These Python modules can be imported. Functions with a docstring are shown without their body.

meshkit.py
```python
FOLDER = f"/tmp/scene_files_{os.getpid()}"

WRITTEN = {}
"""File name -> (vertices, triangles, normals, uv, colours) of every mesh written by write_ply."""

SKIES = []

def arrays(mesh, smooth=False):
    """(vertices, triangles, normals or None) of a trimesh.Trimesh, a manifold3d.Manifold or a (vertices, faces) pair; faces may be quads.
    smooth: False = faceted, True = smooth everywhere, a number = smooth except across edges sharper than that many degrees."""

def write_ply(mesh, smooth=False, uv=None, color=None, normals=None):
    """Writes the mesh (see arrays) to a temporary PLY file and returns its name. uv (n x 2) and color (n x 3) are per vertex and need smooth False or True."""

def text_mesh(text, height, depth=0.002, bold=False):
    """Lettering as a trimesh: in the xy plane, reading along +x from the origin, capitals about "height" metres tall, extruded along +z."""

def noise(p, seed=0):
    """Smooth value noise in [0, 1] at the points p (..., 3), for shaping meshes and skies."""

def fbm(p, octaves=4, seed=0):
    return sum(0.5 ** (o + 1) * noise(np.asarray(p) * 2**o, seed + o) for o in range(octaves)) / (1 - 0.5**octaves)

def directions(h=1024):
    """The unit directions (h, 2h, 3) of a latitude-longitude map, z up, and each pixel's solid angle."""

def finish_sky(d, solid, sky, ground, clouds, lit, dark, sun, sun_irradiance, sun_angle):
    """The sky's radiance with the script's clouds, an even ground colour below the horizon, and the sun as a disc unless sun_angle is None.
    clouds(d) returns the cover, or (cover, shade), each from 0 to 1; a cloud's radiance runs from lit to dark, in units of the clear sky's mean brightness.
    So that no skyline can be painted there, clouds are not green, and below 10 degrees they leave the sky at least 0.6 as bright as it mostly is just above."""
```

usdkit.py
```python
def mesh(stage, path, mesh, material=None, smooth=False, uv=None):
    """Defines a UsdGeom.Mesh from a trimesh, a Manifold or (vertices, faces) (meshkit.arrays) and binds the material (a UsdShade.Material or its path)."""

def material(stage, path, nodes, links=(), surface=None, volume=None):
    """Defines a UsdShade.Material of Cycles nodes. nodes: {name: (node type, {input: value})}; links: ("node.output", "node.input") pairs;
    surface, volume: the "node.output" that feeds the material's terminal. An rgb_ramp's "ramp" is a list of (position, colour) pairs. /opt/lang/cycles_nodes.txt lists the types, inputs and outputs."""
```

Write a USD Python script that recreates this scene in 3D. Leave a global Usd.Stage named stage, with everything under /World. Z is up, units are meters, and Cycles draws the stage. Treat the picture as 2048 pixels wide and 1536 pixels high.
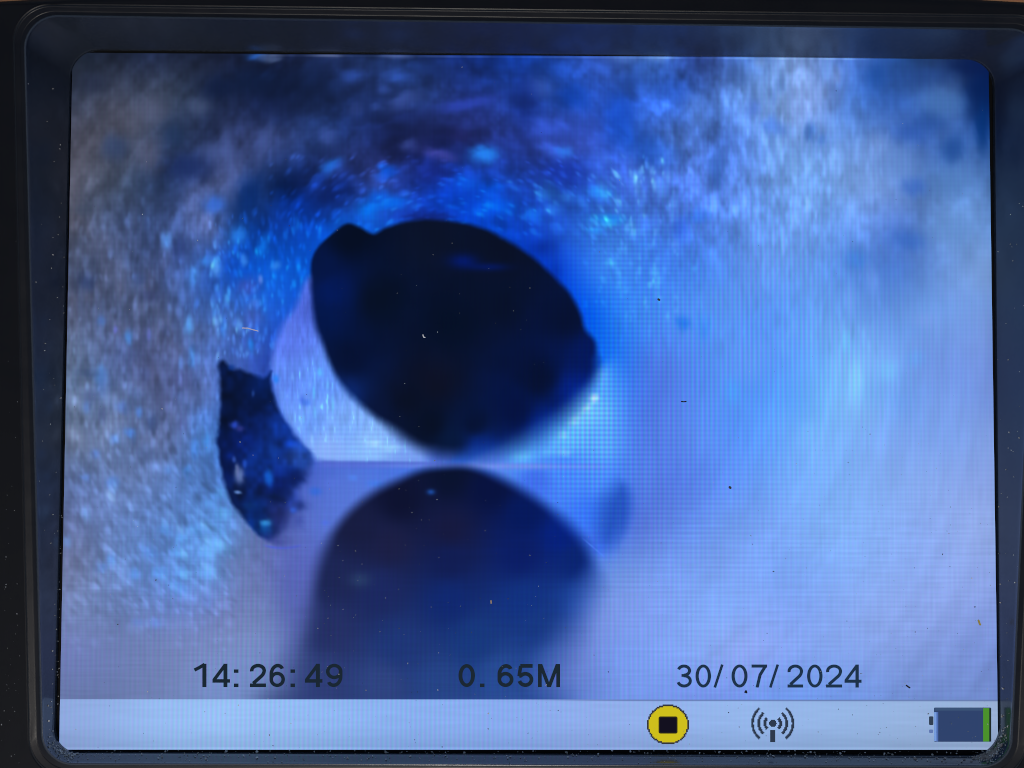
import math, random
import numpy as np, trimesh, usdkit, meshkit
from scipy.interpolate import RBFInterpolator
from scipy.ndimage import gaussian_filter, zoom as nd_zoom
from shapely.geometry import Polygon, Point, LineString, box as sbox
from shapely import affinity, union_all
from pxr import Usd, UsdGeom, UsdLux, UsdShade, Gf, Sdf, Vt

stage = Usd.Stage.CreateInMemory()
UsdGeom.SetStageUpAxis(stage, 'Z')
UsdGeom.Xform.Define(stage, '/World')
T = Sdf.ValueTypeNames
U = 0.152 / 1850.0                    # one working unit of the display plane, in metres (display is 1850 units = 152 mm wide)

# ------------------------------------------------------------------ camera
F = 1600.0
POSE = (0.02888, -0.00722, 0.00344)
CAM = np.array([-50.61, -17.59, 1595.38])
HH = 1384.0 / 2; HW = 925.0
def rot(a, b, c):
    ca, sa, cb, sb, cc, sc = math.cos(a), math.sin(a), math.cos(b), math.sin(b), math.cos(c), math.sin(c)
    return np.array([[1,0,0],[0,ca,-sa],[0,sa,ca]]) @ np.array([[cb,0,sb],[0,1,0],[-sb,0,cb]]) @ np.array([[cc,-sc,0],[sc,cc,0],[0,0,1]])
RC = rot(*POSE)
cam = UsdGeom.Camera.Define(stage, '/World/camera')
m4 = np.eye(4); m4[:3, :3] = RC.T; m4[3, :3] = CAM * U
cam.AddTransformOp().Set(Gf.Matrix4d(m4.tolist()))
cam.CreateHorizontalApertureAttr(36.0); cam.CreateVerticalApertureAttr(27.0)
cam.CreateFocalLengthAttr(F / 2048 * 36.0)
cam.CreateFStopAttr(16.0); cam.CreateFocusDistanceAttr(1588 * U)
cam.CreateClippingRangeAttr(Gf.Vec2f(0.01, 100.0))
EXPOSURE = 0.0
cam.CreateExposureAttr(EXPOSURE)

# ------------------------------------------------------------------ light: overcast daylight
SUN_EL, SUN_AZ = math.radians(56), math.radians(184)      # azimuth from +y towards +x
sky = usdkit.material(stage, '/World/Looks/sky', {
    'sky': ('sky_texture', {'sky_type': 'single_scattering', 'sun_disc': False, 'sun_elevation': SUN_EL, 'sun_rotation': SUN_AZ,
                            'aerosol_density': 2.0}),
    'bg': ('background_shader', {'strength': 0.065})}, [('sky.color', 'bg.color')], surface='bg.background')
dome = UsdLux.DomeLight.Define(stage, '/World/sky')
UsdShade.MaterialBindingAPI.Apply(dome.GetPrim()).Bind(sky)
dome.GetPrim().SetCustomDataByKey('kind', 'structure')
sun = UsdLux.DistantLight.Define(stage, '/World/sun')
sun.CreateIntensityAttr(0.24); sun.CreateAngleAttr(14.0); sun.CreateColorAttr(Gf.Vec3f(1.0, 0.95, 0.88))
sun.GetPrim().CreateAttribute('inputs:normalize', T.Bool).Set(True)
sd = np.array([math.cos(SUN_EL)*math.sin(SUN_AZ), math.cos(SUN_EL)*math.cos(SUN_AZ), math.sin(SUN_EL)])
zax = sd; xax = np.cross([0,0,1.0], zax); xax /= np.linalg.norm(xax); yax = np.cross(zax, xax)
ms = np.eye(4); ms[0,:3], ms[1,:3], ms[2,:3] = xax, yax, zax
sun.AddTransformOp().Set(Gf.Matrix4d(ms.tolist()))

# ------------------------------------------------------------------ helpers
_used = {}
def numbered(parent, name):
    k = _used.get((parent, name), 0); _used[(parent, name)] = k + 1
    return f'{parent}/{name}' if k == 0 else f'{parent}/{name}_{k:03d}'
def tag(p, label=None, category=None, group=None, kind=None):
    p = p.GetPrim() if hasattr(p, 'GetPrim') else p
    for k, v in (('label', label), ('category', category), ('group', group), ('kind', kind)):
        if v: p.SetCustomDataByKey(k, v)
    return p
def obj(name, mesh, mat, parent='/World', smooth=False):
    return usdkit.mesh(stage, numbered(parent, name), mesh, mat, smooth=smooth)
def lin(c):
    c = np.asarray(c, float) / 255.0
    return np.where(c <= 0.04045, c / 12.92, ((c + 0.055) / 1.055) ** 2.4)
def to_pixel(P):                      # display-plane point -> where the drawing of the picture below is laid out
    q = (P - CAM) @ RC
    return 1024 + F * q[..., 0] / -q[..., 2], 768 - F * q[..., 1] / -q[..., 2]
def on_plane(u, v, a, b=0.0):         # drawing coordinates -> point on the plane z = a + b*y
    u, v = np.asarray(u, float), np.asarray(v, float)
    d = np.stack([(u - 1024) / F, (768 - v) / F, -np.ones_like(u)], -1) @ RC.T
    t = (a + b * CAM[1] - CAM[2]) / (d[..., 2] - b * d[..., 1])
    return CAM + t[..., None] * d
DT, DB = 110.0, 35.0                  # how far the front of the case stands above the display, top and bottom edge
RA, RB = (DT + DB) / 2, (DT - DB) / 1390.0

def plastic(name, base, rough, spec, bump=0.25, scale=9000.0, coat=0.0, tint=(1,1,1), dust=0.0):
    nodes = {'g': ('geometry', {}),
             'n': ('noise_texture', {'scale': scale, 'detail': 2.0}),
             'n2': ('noise_texture', {'scale': 160.0, 'detail': 4.0, 'roughness': 0.6}),
             'n3': ('noise_texture', {'scale': 2600.0, 'detail': 3.0, 'roughness': 0.7}),
             'bump': ('bump', {'strength': bump, 'distance': 0.00004}),
             'rr': ('map_range', {'from_min': 0.3, 'from_max': 0.7, 'to_min': rough * 0.8, 'to_max': rough * 1.25}),
             'dr': ('map_range', {'from_min': 0.52, 'from_max': 0.8, 'to_min': 0.0, 'to_max': dust, 'clamp': True}),
             'mx': ('mix_color', {'a': base, 'b': (0.20, 0.185, 0.16)}),
             'p': ('principled_bsdf', {'specular_ior_level': spec, 'coat_weight': coat, 'coat_roughness': 0.12, 'specular_tint': tint})}
    links = [('g.position', 'n.vector'), ('g.position', 'n2.vector'), ('g.position', 'n3.vector'), ('n.fac', 'bump.height'), ('bump.normal', 'p.normal'),
             ('n2.fac', 'rr.value'), ('rr.result', 'p.roughness'), ('n3.fac', 'dr.value'), ('dr.result', 'mx.fac'), ('mx.result', 'p.base_color')]
    return usdkit.material(stage, '/World/Looks/' + name, nodes, links, surface='p.BSDF')
M_CASE = plastic('case_plastic', (0.005, 0.0055, 0.0075), 0.5, 0.15, dust=0.006)
M_RIM = plastic('rim_plastic', (0.0055, 0.0058, 0.0075), 0.34, 0.34, bump=0.12, dust=0.006)
M_BEZEL = plastic('bezel_plastic', (0.022, 0.028, 0.040), 0.22, 0.7, bump=0.04, coat=0.35, dust=0.02)
M_BLACK = plastic('panel_black', (0.004, 0.004, 0.004), 0.6, 0.15, bump=0.05)

def picture_material(name):           # the lit display: its colours are the picture it shows
    return usdkit.material(stage, '/World/Looks/' + name, {
        'a': ('attribute', {'attribute': 'glow'}),
        'p': ('principled_bsdf', {'base_color': (0.003, 0.003, 0.004), 'roughness': 0.35, 'specular_ior_level': 0.015, 'emission_strength': 2.0 ** -EXPOSURE})},
        [('a.color', 'p.emission_color')], surface='p.BSDF')
M_PIC = picture_material('display_picture')
def glow(name, rgb):
    return usdkit.material(stage, '/World/Looks/' + name, {
        'p': ('principled_bsdf', {'base_color': (0.003, 0.003, 0.004), 'roughness': 0.35, 'specular_ior_level': 0.015,
                                  'emission_color': tuple(lin(rgb)), 'emission_strength': 2.0 ** -EXPOSURE})}, [], surface='p.BSDF')
def matte(name, base, rough=0.8):
    return usdkit.material(stage, '/World/Looks/' + name, {'p': ('principled_bsdf', {'base_color': base, 'roughness': rough, 'specular_ior_level': 0.2})}, [], surface='p.BSDF')

# ------------------------------------------------------------------ the wooden surface the monitor lies on
M_WOOD = usdkit.material(stage, '/World/Looks/wood', {
    'g': ('geometry', {}),
    'mp': ('mapping', {'scale': (4.0, 60.0, 60.0)}),
    'n': ('noise_texture', {'scale': 3.0, 'detail': 5.0, 'distortion': 0.4}),
    'r': ('rgb_ramp', {'ramp': [(0.3, (0.22, 0.085, 0.03)), (0.55, (0.42, 0.19, 0.075)), (0.75, (0.52, 0.27, 0.12))]}),
    'b': ('bump', {'strength': 0.3, 'distance': 0.0004}),
    'p': ('principled_bsdf', {'roughness': 0.5})},
    [('g.position', 'mp.vector'), ('mp.vector', 'n.vector'), ('n.fac', 'r.fac'), ('r.color', 'p.base_color'), ('n.fac', 'b.height'), ('b.normal', 'p.normal')], surface='p.BSDF')
tb = trimesh.creation.box([1.2, 0.8, 0.03]); tb.apply_translation([0.05, 0.05, -0.028 - 0.015])
tag(obj('wooden_table', tb, M_WOOD), 'orange brown wooden surface showing behind the top corners of the black monitor', 'table')

# ------------------------------------------------------------------ the case: rings lofted from the outer edge down to the display
NC, NE = 18, 26
def ring_px(corners, radii, bow=None):
    """A rounded quadrilateral (TL, TR, BR, BL) as a closed row of points, the same count for every ring."""
    c = np.asarray(corners, float); out = []
    arcs = []
    for i in range(4):
        p, a, b = c[i], c[i - 1], c[(i + 1) % 4]
        da, db = (a - p) / np.linalg.norm(a - p), (b - p) / np.linalg.norm(b - p)
        half = math.acos(np.clip(da @ db, -1, 1)) / 2
        t = radii[i] / math.tan(half)
        mid = (da + db) / np.linalg.norm(da + db); ctr = p + mid * radii[i] / math.sin(half)
        s, e = p + da * t, p + db * t
        a0 = math.atan2(*(s - ctr)[::-1]); a1 = math.atan2(*(e - ctr)[::-1])
        while a1 < a0 - math.pi: a1 += 2 * math.pi
        while a1 > a0 + math.pi: a1 -= 2 * math.pi
        th = np.linspace(a0, a1, NC)
        arcs.append(ctr + radii[i] * np.stack([np.cos(th), np.sin(th)], 1))
    for i in range(4):
        out.append(arcs[i])
        s, e = arcs[i][-1], arcs[(i + 1) % 4][0]
        w = np.linspace(0, 1, NE + 2)[1:-1, None]
        seg = s + (e - s) * w
        if i == 0 and bow: seg = np.stack([seg[:, 0], seg[:, 1] - bow * 4 * w[:, 0] * (1 - w[:, 0])], 1)
        out.append(seg)
    return np.vstack(out)
C3 = ring_px([(-90, 8), (2170, 12), (2170, 1660), (-90, 1660)], [50] * 4, bow=32)
C2 = ring_px([(27, 11), (2112, 34), (2048, 1556), (61, 1551)], [74, 80, 70, 74])
C1 = ring_px([(50, 32.5), (2085, 60.5), (2020, 1532), (86.5, 1527)], [64, 64, 58, 62])
C0 = ring_px([(140.5, 97.5), (1989, 118), (2001, 1513), (107, 1506)], [58, 56, 58, 46])
def lerp(a, b, t): return a + (b - a) * t
def case_ring(px, h): return on_plane(px[:, 0], px[:, 1], RA + h, RB)
def flat_ring(px, h): return on_plane(px[:, 0], px[:, 1], h)
def inset(P, d):                       # moves a closed row of points outwards (d > 0) within the xy plane
    t = np.roll(P, -1, 0) - np.roll(P, 1, 0); n = np.stack([t[:, 1], -t[:, 0], 0 * t[:, 0]], 1); n /= np.linalg.norm(n, axis=1, keepdims=True)
    c = P.mean(0); s = np.sign(((P - c) * n).sum(1)).sum()
    return P + n * d * (1 if s > 0 else -1)
def loft(rings):
    n = len(rings[0]); V = np.vstack(rings); Fc = []
    i = np.arange(n); j = (i + 1) % n
    for k in range(len(rings) - 1):
        a, b = k * n, (k + 1) * n
        Fc += [np.stack([a + i, b + i, b + j], 1), np.stack([a + i, b + j, a + j], 1)]
    m = trimesh.Trimesh(V * U, np.vstack(Fc), process=False)
    return m
monitor = UsdGeom.Xform.Define(stage, '/World/inspection_monitor')
tag(monitor, 'black plastic inspection camera monitor with a lit screen showing a bluish pipe interior', 'monitor')
MON = '/World/inspection_monitor'
o_edge = case_ring(C3, -20)
low = o_edge.copy(); low[:, 2] = -0.028 / U
rings = [low, o_edge, inset(o_edge, -1.5) + [0, 0, 8], inset(o_edge, -6) + [0, 0, 15.5], inset(o_edge, -14) + [0, 0, 20.0]]
c2 = case_ring(C2, 0)
rings += [lerp(rings[-1], inset(c2, 4), 0.4), lerp(rings[-1], inset(c2, 4), 0.8), inset(c2, 4.0)]
for r in rings[-3:]: r[:, 2] = RA + RB * r[:, 1]
hm = loft(rings)
obj('housing', hm, M_CASE, MON, smooth=35)
# ridge of the rim: a low bead at its outer line, a shallow groove, a bead at its inner line
def rim_at(t, h): return case_ring(lerp(C2, C1, t), h)
rim = [inset(c2, 4.0), inset(rim_at(0, 0), 2.6) - [0, 0, 0.7], inset(rim_at(0, 0), 1.2) + [0, 0, 0.2], rim_at(0, 0.8), inset(rim_at(0, 0.6), -1.1), inset(rim_at(0, -0.3), -2.4),
       rim_at(0.46, -0.6), rim_at(0.52, -1.6), rim_at(0.56, -1.6), inset(rim_at(1, -1.4), 5.0), inset(rim_at(1, -0.9), 3.4)]
obj('rim', loft(rim), M_RIM, MON, smooth=50)
c0 = flat_ring(C0, 6.0)
bead = [rim[-1], inset(rim_at(1, 0.4), 2.9), inset(rim_at(1, 1.3), 1.9), inset(rim_at(1, 1.65), 0.9), inset(rim_at(1, 1.45), -0.2), inset(rim_at(1, 0.7), -1.0), inset(rim_at(1, -0.6), -1.7), inset(rim_at(1, -2.6), -2.2)]
r_in = bead[-1]
slope = bead + [lerp(r_in, c0, t) for t in (0.12, 0.3, 0.5, 0.7, 0.9)] + [inset(c0, 0.8) + [0, 0, 1.2], c0, inset(c0, 1.0) - [0, 0, 1.5], inset(c0, 1.0) - [0, 0, 9.0]]
obj('inner_bezel', loft(slope), M_BEZEL, MON, smooth=40)
obj('panel_border', trimesh.creation.box([(2 * HW + 120) * U, (2 * HH + 90) * U, 4 * U], transform=trimesh.transformations.translation_matrix([0, 0, -4.5 * U])), M_BLACK, MON)

# ------------------------------------------------------------------ the picture on the display, as colours of a fine grid of the display's own surface
BAR_V = 1399.0
ybar = on_plane(1050, BAR_V, 0)[1]
NX, NY = 940, 662
gx = np.linspace(-HW, HW, NX); gy = np.linspace(HH, ybar, NY)
GX, GY = np.meshgrid(gx, gy)
X, Y = to_pixel(np.stack([GX, GY, 0 * GX], -1))

ROWS = {
 115: "150:28,38,55 300:28,38,66 450:22,32,62 600:24,38,80 750:28,48,98 900:20,44,112 1050:18,60,160 1200:50,88,188 1300:60,108,202 1400:58,92,188 1500:85,130,215 1600:115,150,215 1700:70,115,205 1800:30,70,140 1900:25,50,100 1970:4,25,80",
 200: "150:50,58,80 250:60,68,92 350:52,66,95 450:28,42,82 550:18,32,70 650:24,42,90 750:32,55,120 850:35,60,130 950:32,55,140 1050:35,75,180 1150:35,80,190 1250:45,90,200 1350:55,105,215 1450:85,130,215 1550:115,155,220 1630:120,155,225 1700:70,120,210 1800:45,90,175 1900:60,100,170 1970:5,35,100",
 280: "150:75,78,98 250:72,78,100 350:40,58,100 450:45,62,118 550:55,75,140 650:35,60,125 750:25,40,95 850:22,32,85 950:35,52,135 1050:40,65,165 1150:55,85,200 1250:50,95,210 1350:80,125,220 1450:75,120,215 1550:110,155,230 1650:100,145,220 1750:90,135,215 1850:60,105,190 1950:50,95,175",
 370: "150:80,84,105 250:62,80,115 350:40,62,115 450:75,95,160 500:60,85,155 550:10,45,120 650:18,40,110 750:45,70,160 850:20,60,185 950:15,75,215 1050:25,70,190 1150:35,85,205 1250:60,105,220 1350:75,120,225 1450:85,130,225 1550:110,160,240 1650:110,160,235 1750:110,150,220 1850:85,130,205 1950:80,125,195",
 450: "150:75,82,108 250:65,85,135 350:60,85,150 430:75,105,185 480:15,70,170 560:5,55,160 640:5,70,190 720:10,90,220 850:5,70,205 1000:5,70,210 1100:25,80,210 1200:50,115,225 1300:65,120,225 1400:75,125,225 1500:95,145,232 1600:105,155,235 1700:100,150,235 1800:80,125,215 1900:100,145,215 1970:95,140,210",
 540: "150:75,85,118 250:75,92,138 330:65,88,150 400:50,95,190 460:10,75,195 540:5,90,220 600:5,80,200 1120:5,70,215 1200:50,125,240 1300:60,125,235 1400:70,130,232 1500:95,148,238 1600:100,155,240 1700:85,140,230 1800:75,125,215 1900:105,150,225 1975:110,150,215",
 630: "150:80,92,128 250:80,95,140 330:80,95,142 400:65,105,190 470:55,100,190 530:30,90,205 590:20,80,205 1180:0,90,235 1250:48,128,240 1350:74,138,240 1450:86,146,241 1550:90,150,245 1650:100,160,245 1750:95,150,238 1850:105,155,235 1950:110,150,225",
 720: "150:95,115,155 250:80,100,160 350:80,95,150 410:80,115,200 520:40,75,180 1230:30,115,240 1300:70,122,232 1400:80,138,240 1500:92,150,244 1600:95,160,250 1700:115,180,255 1780:112,168,250 1850:105,150,235 1950:110,145,225",
 800: "150:105,125,165 250:92,118,175 350:80,100,160 420:80,120,210 1230:60,130,245 1300:74,120,230 1400:86,140,240 1500:85,150,250 1600:95,165,252 1700:122,185,255 1800:105,160,245 1900:115,155,235 1970:110,145,225",
 880: "150:110,130,172 250:95,120,175 350:90,118,185 420:70,130,225 1300:80,124,229 1400:90,140,240 1500:90,150,248 1600:110,172,252 1700:120,175,250 1800:120,165,245 1900:120,160,238 1970:122,155,228",
 960: "150:95,120,180 250:100,128,190 350:85,125,200 430:75,126,214 560:70,98,198 700:82,116,216 1100:60,120,245 1290:82,125,228 1350:85,125,230 1450:95,145,245 1550:110,165,250 1650:120,175,252 1750:125,172,248 1850:130,168,242 1950:130,160,232",
 1050: "150:105,125,185 250:95,130,200 350:86,132,212 440:88,145,230 520:95,118,186 640:86,114,208 1170:45,105,240 1280:85,120,220 1350:95,135,230 1450:110,155,242 1550:120,165,245 1650:125,175,250 1750:130,175,250 1850:135,170,245 1960:140,168,235",
 1130: "150:112,128,180 250:100,138,210 350:90,138,220 430:98,150,232 480:100,125,190 540:98,115,184 600:92,108,192 1230:100,140,225 1350:115,155,240 1450:120,160,240 1550:122,165,245 1700:128,172,248 1850:135,168,242 1960:138,165,235",
 1220: "150:110,130,185 250:100,125,185 350:105,135,210 450:110,130,195 540:105,125,185 590:94,110,178 1200:115,145,225 1300:125,158,240 1450:128,168,245 1600:128,165,245 1750:135,168,242 1900:135,162,235",
 1300: "150:108,125,190 250:105,125,185 350:110,130,190 450:115,138,200 540:110,135,200 1150:105,130,210 1250:120,155,238 1400:130,165,240 1500:138,165,240 1650:130,165,242 1800:128,158,232 1950:118,145,220",
 1385: "150:100,118,175 300:105,125,182 450:112,140,205 560:95,118,178 1150:95,125,205 1250:115,150,232 1400:118,150,235 1550:115,155,240 1700:112,150,232 1850:112,142,215 1960:110,138,210"}
PTS, COLS = [], []
for yy, row in ROWS.items():
    for it in row.split():
        xx, cc = it.split(':'); PTS.append((float(xx), float(yy))); COLS.append([float(v) for v in cc.split(',')])
rbf = RBFInterpolator(np.array(PTS) / 1000, np.array(COLS), kernel='thin_plate_spline', smoothing=2e-5)
cx, cy = np.linspace(100, 2020, 121), np.linspace(80, 1420, 85)
CXg, CYg = np.meshgrid(cx, cy)
coarse = rbf(np.stack([CXg.ravel(), CYg.ravel()], 1) / 1000).reshape(85, 121, 3)
from scipy.ndimage import map_coordinates
def sample(field):
    u = (X - 100) / 1920 * 120; v = (Y - 80) / 1340 * 84
    return np.stack([map_coordinates(field[..., k], [v, u], order=3, mode='nearest') for k in range(3)], -1)
P = np.clip(sample(coarse), 2, 255)

def bump_at(x, y, r): return np.exp(-(((X - x) / r[0]) ** 2 + ((Y - y) / r[1]) ** 2))
def smooth01(t): t = np.clip(t, 0, 1); return t * t * (3 - 2 * t)

# grain of the pipe wall: noise stretched along the circles round the pipe's axis
HX, HY = 905.0, 650.0
dx, dy = X - HX, Y - HY
RR = np.hypot(dx, dy); TH = np.arctan2(dx, -dy)
def polar_noise(rad, tang, seed, octs=2):
    q = np.stack([RR / rad, TH * 480 / tang, 0 * RR], -1)
    # wrap seam hidden behind the dark shadow on the lower half
    return meshkit.fbm(q, octs, seed) * 2 - 1
def plain_noise(sx, sy, seed, octs=2): return meshkit.fbm(np.stack([X / sx, Y / sy, 0 * X], -1), octs, seed) * 2 - 1
coarse_n = polar_noise(34, 52, 11, 3)
fine_n = polar_noise(11, 24, 23, 2)
vert_n = plain_noise(8.5, 24, 37, 2)
blob_n = plain_noise(46, 52, 41, 3)
mott_n = plain_noise(15, 19, 43, 2)
ring_n = polar_noise(24, 170, 45, 2)
tiny_n = plain_noise(4.0, 5.0, 51, 1)
left = smooth01((640 - X) / 240) * smooth01((Y - 330) / 160) * smooth01((1330 - Y) / 240)
upper = smooth01((560 - Y) / 220) * smooth01((1620 - X) / 300)
topright = smooth01((X - 1180) / 220) * smooth01((640 - Y) / 260)
lowleft = smooth01((640 - X) / 160) * smooth01((Y - 820) / 160) * smooth01((1270 - Y) / 160)
A = 0.50 * coarse_n * (0.42 * upper + 0.08 * left + 0.05 * topright + 0.12 * lowleft) + 0.34 * fine_n * (0.14 * upper + 0.22 * lowleft) + 0.28 * vert_n * (0.40 * left + 0.42 * topright * smooth01((1800 - X) / 200)) \
    + 0.34 * blob_n * (0.45 * upper + 0.42 * topright + 0.26 * left)
A += 0.36 * mott_n * (0.36 * upper + 0.30 * left + 0.12 * topright) + 0.028 * ring_n * smooth01((X - 1280) / 200)
A = A * (1 - 0.35 * lowleft) + 0.022 * blob_n * smooth01((X - 1150) / 200)
P = P * np.exp(A * 1.15)[..., None]
hue = plain_noise(30, 44, 61, 2) * (0.5 + left) * (X < 900) + 0.4 * plain_noise(60, 60, 67, 2)
hue = hue * smooth01((1000 - Y) / 200)
P[..., 0] *= np.exp(0.05 * hue); P[..., 2] *= np.exp(-0.03 * hue)
P *= (1 - 0.10 * upper * smooth01((X - 300) / 200))[..., None]
P *= (1 - 0.06 * left)[..., None]
grey = P.mean(-1, keepdims=True)
desat = 0.10 * left + 0.10 * smooth01((Y - 1170) / 120) * smooth01((640 - X) / 80) + 0.10 * upper * smooth01((700 - X) / 300) + 0.07 * smooth01((X - 1500) / 300)
P += (grey - P) * desat[..., None]

def blob(x, y, rx, ry, c, a=1.0, ang=0.0, sharp=1.3):
    w = 2.4 * max(rx, ry)
    ix0, ix1 = np.searchsorted(X[NY // 2], [x - w - 20, x + w + 20]); iy0, iy1 = np.searchsorted(Y[:, NX // 2], [y - w - 20, y + w + 20])
    if ix1 <= ix0 or iy1 <= iy0: return
    sl = (slice(iy0, iy1), slice(ix0, ix1))
    ca, sa = math.cos(math.radians(ang)), math.sin(math.radians(ang))
    jx = coarse_n[sl] * 5 + fine_n[sl] * 4; jy = fine_n[sl] * 4 + blob_n[sl] * 5
    ux, uy = X[sl] - x + jx * min(1, rx / 14), Y[sl] - y + jy * min(1, ry / 14)
    u, v = (ux * ca + uy * sa) / rx, (-ux * sa + uy * ca) / ry
    k = a * np.where(c[2] > 190 and c[0] < 140, 0.88, 1.0) * np.exp(-(u * u + v * v) ** sharp)
    P[sl] = P[sl] * (1 - k[..., None]) + np.array(c, float) * k[..., None]
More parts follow.
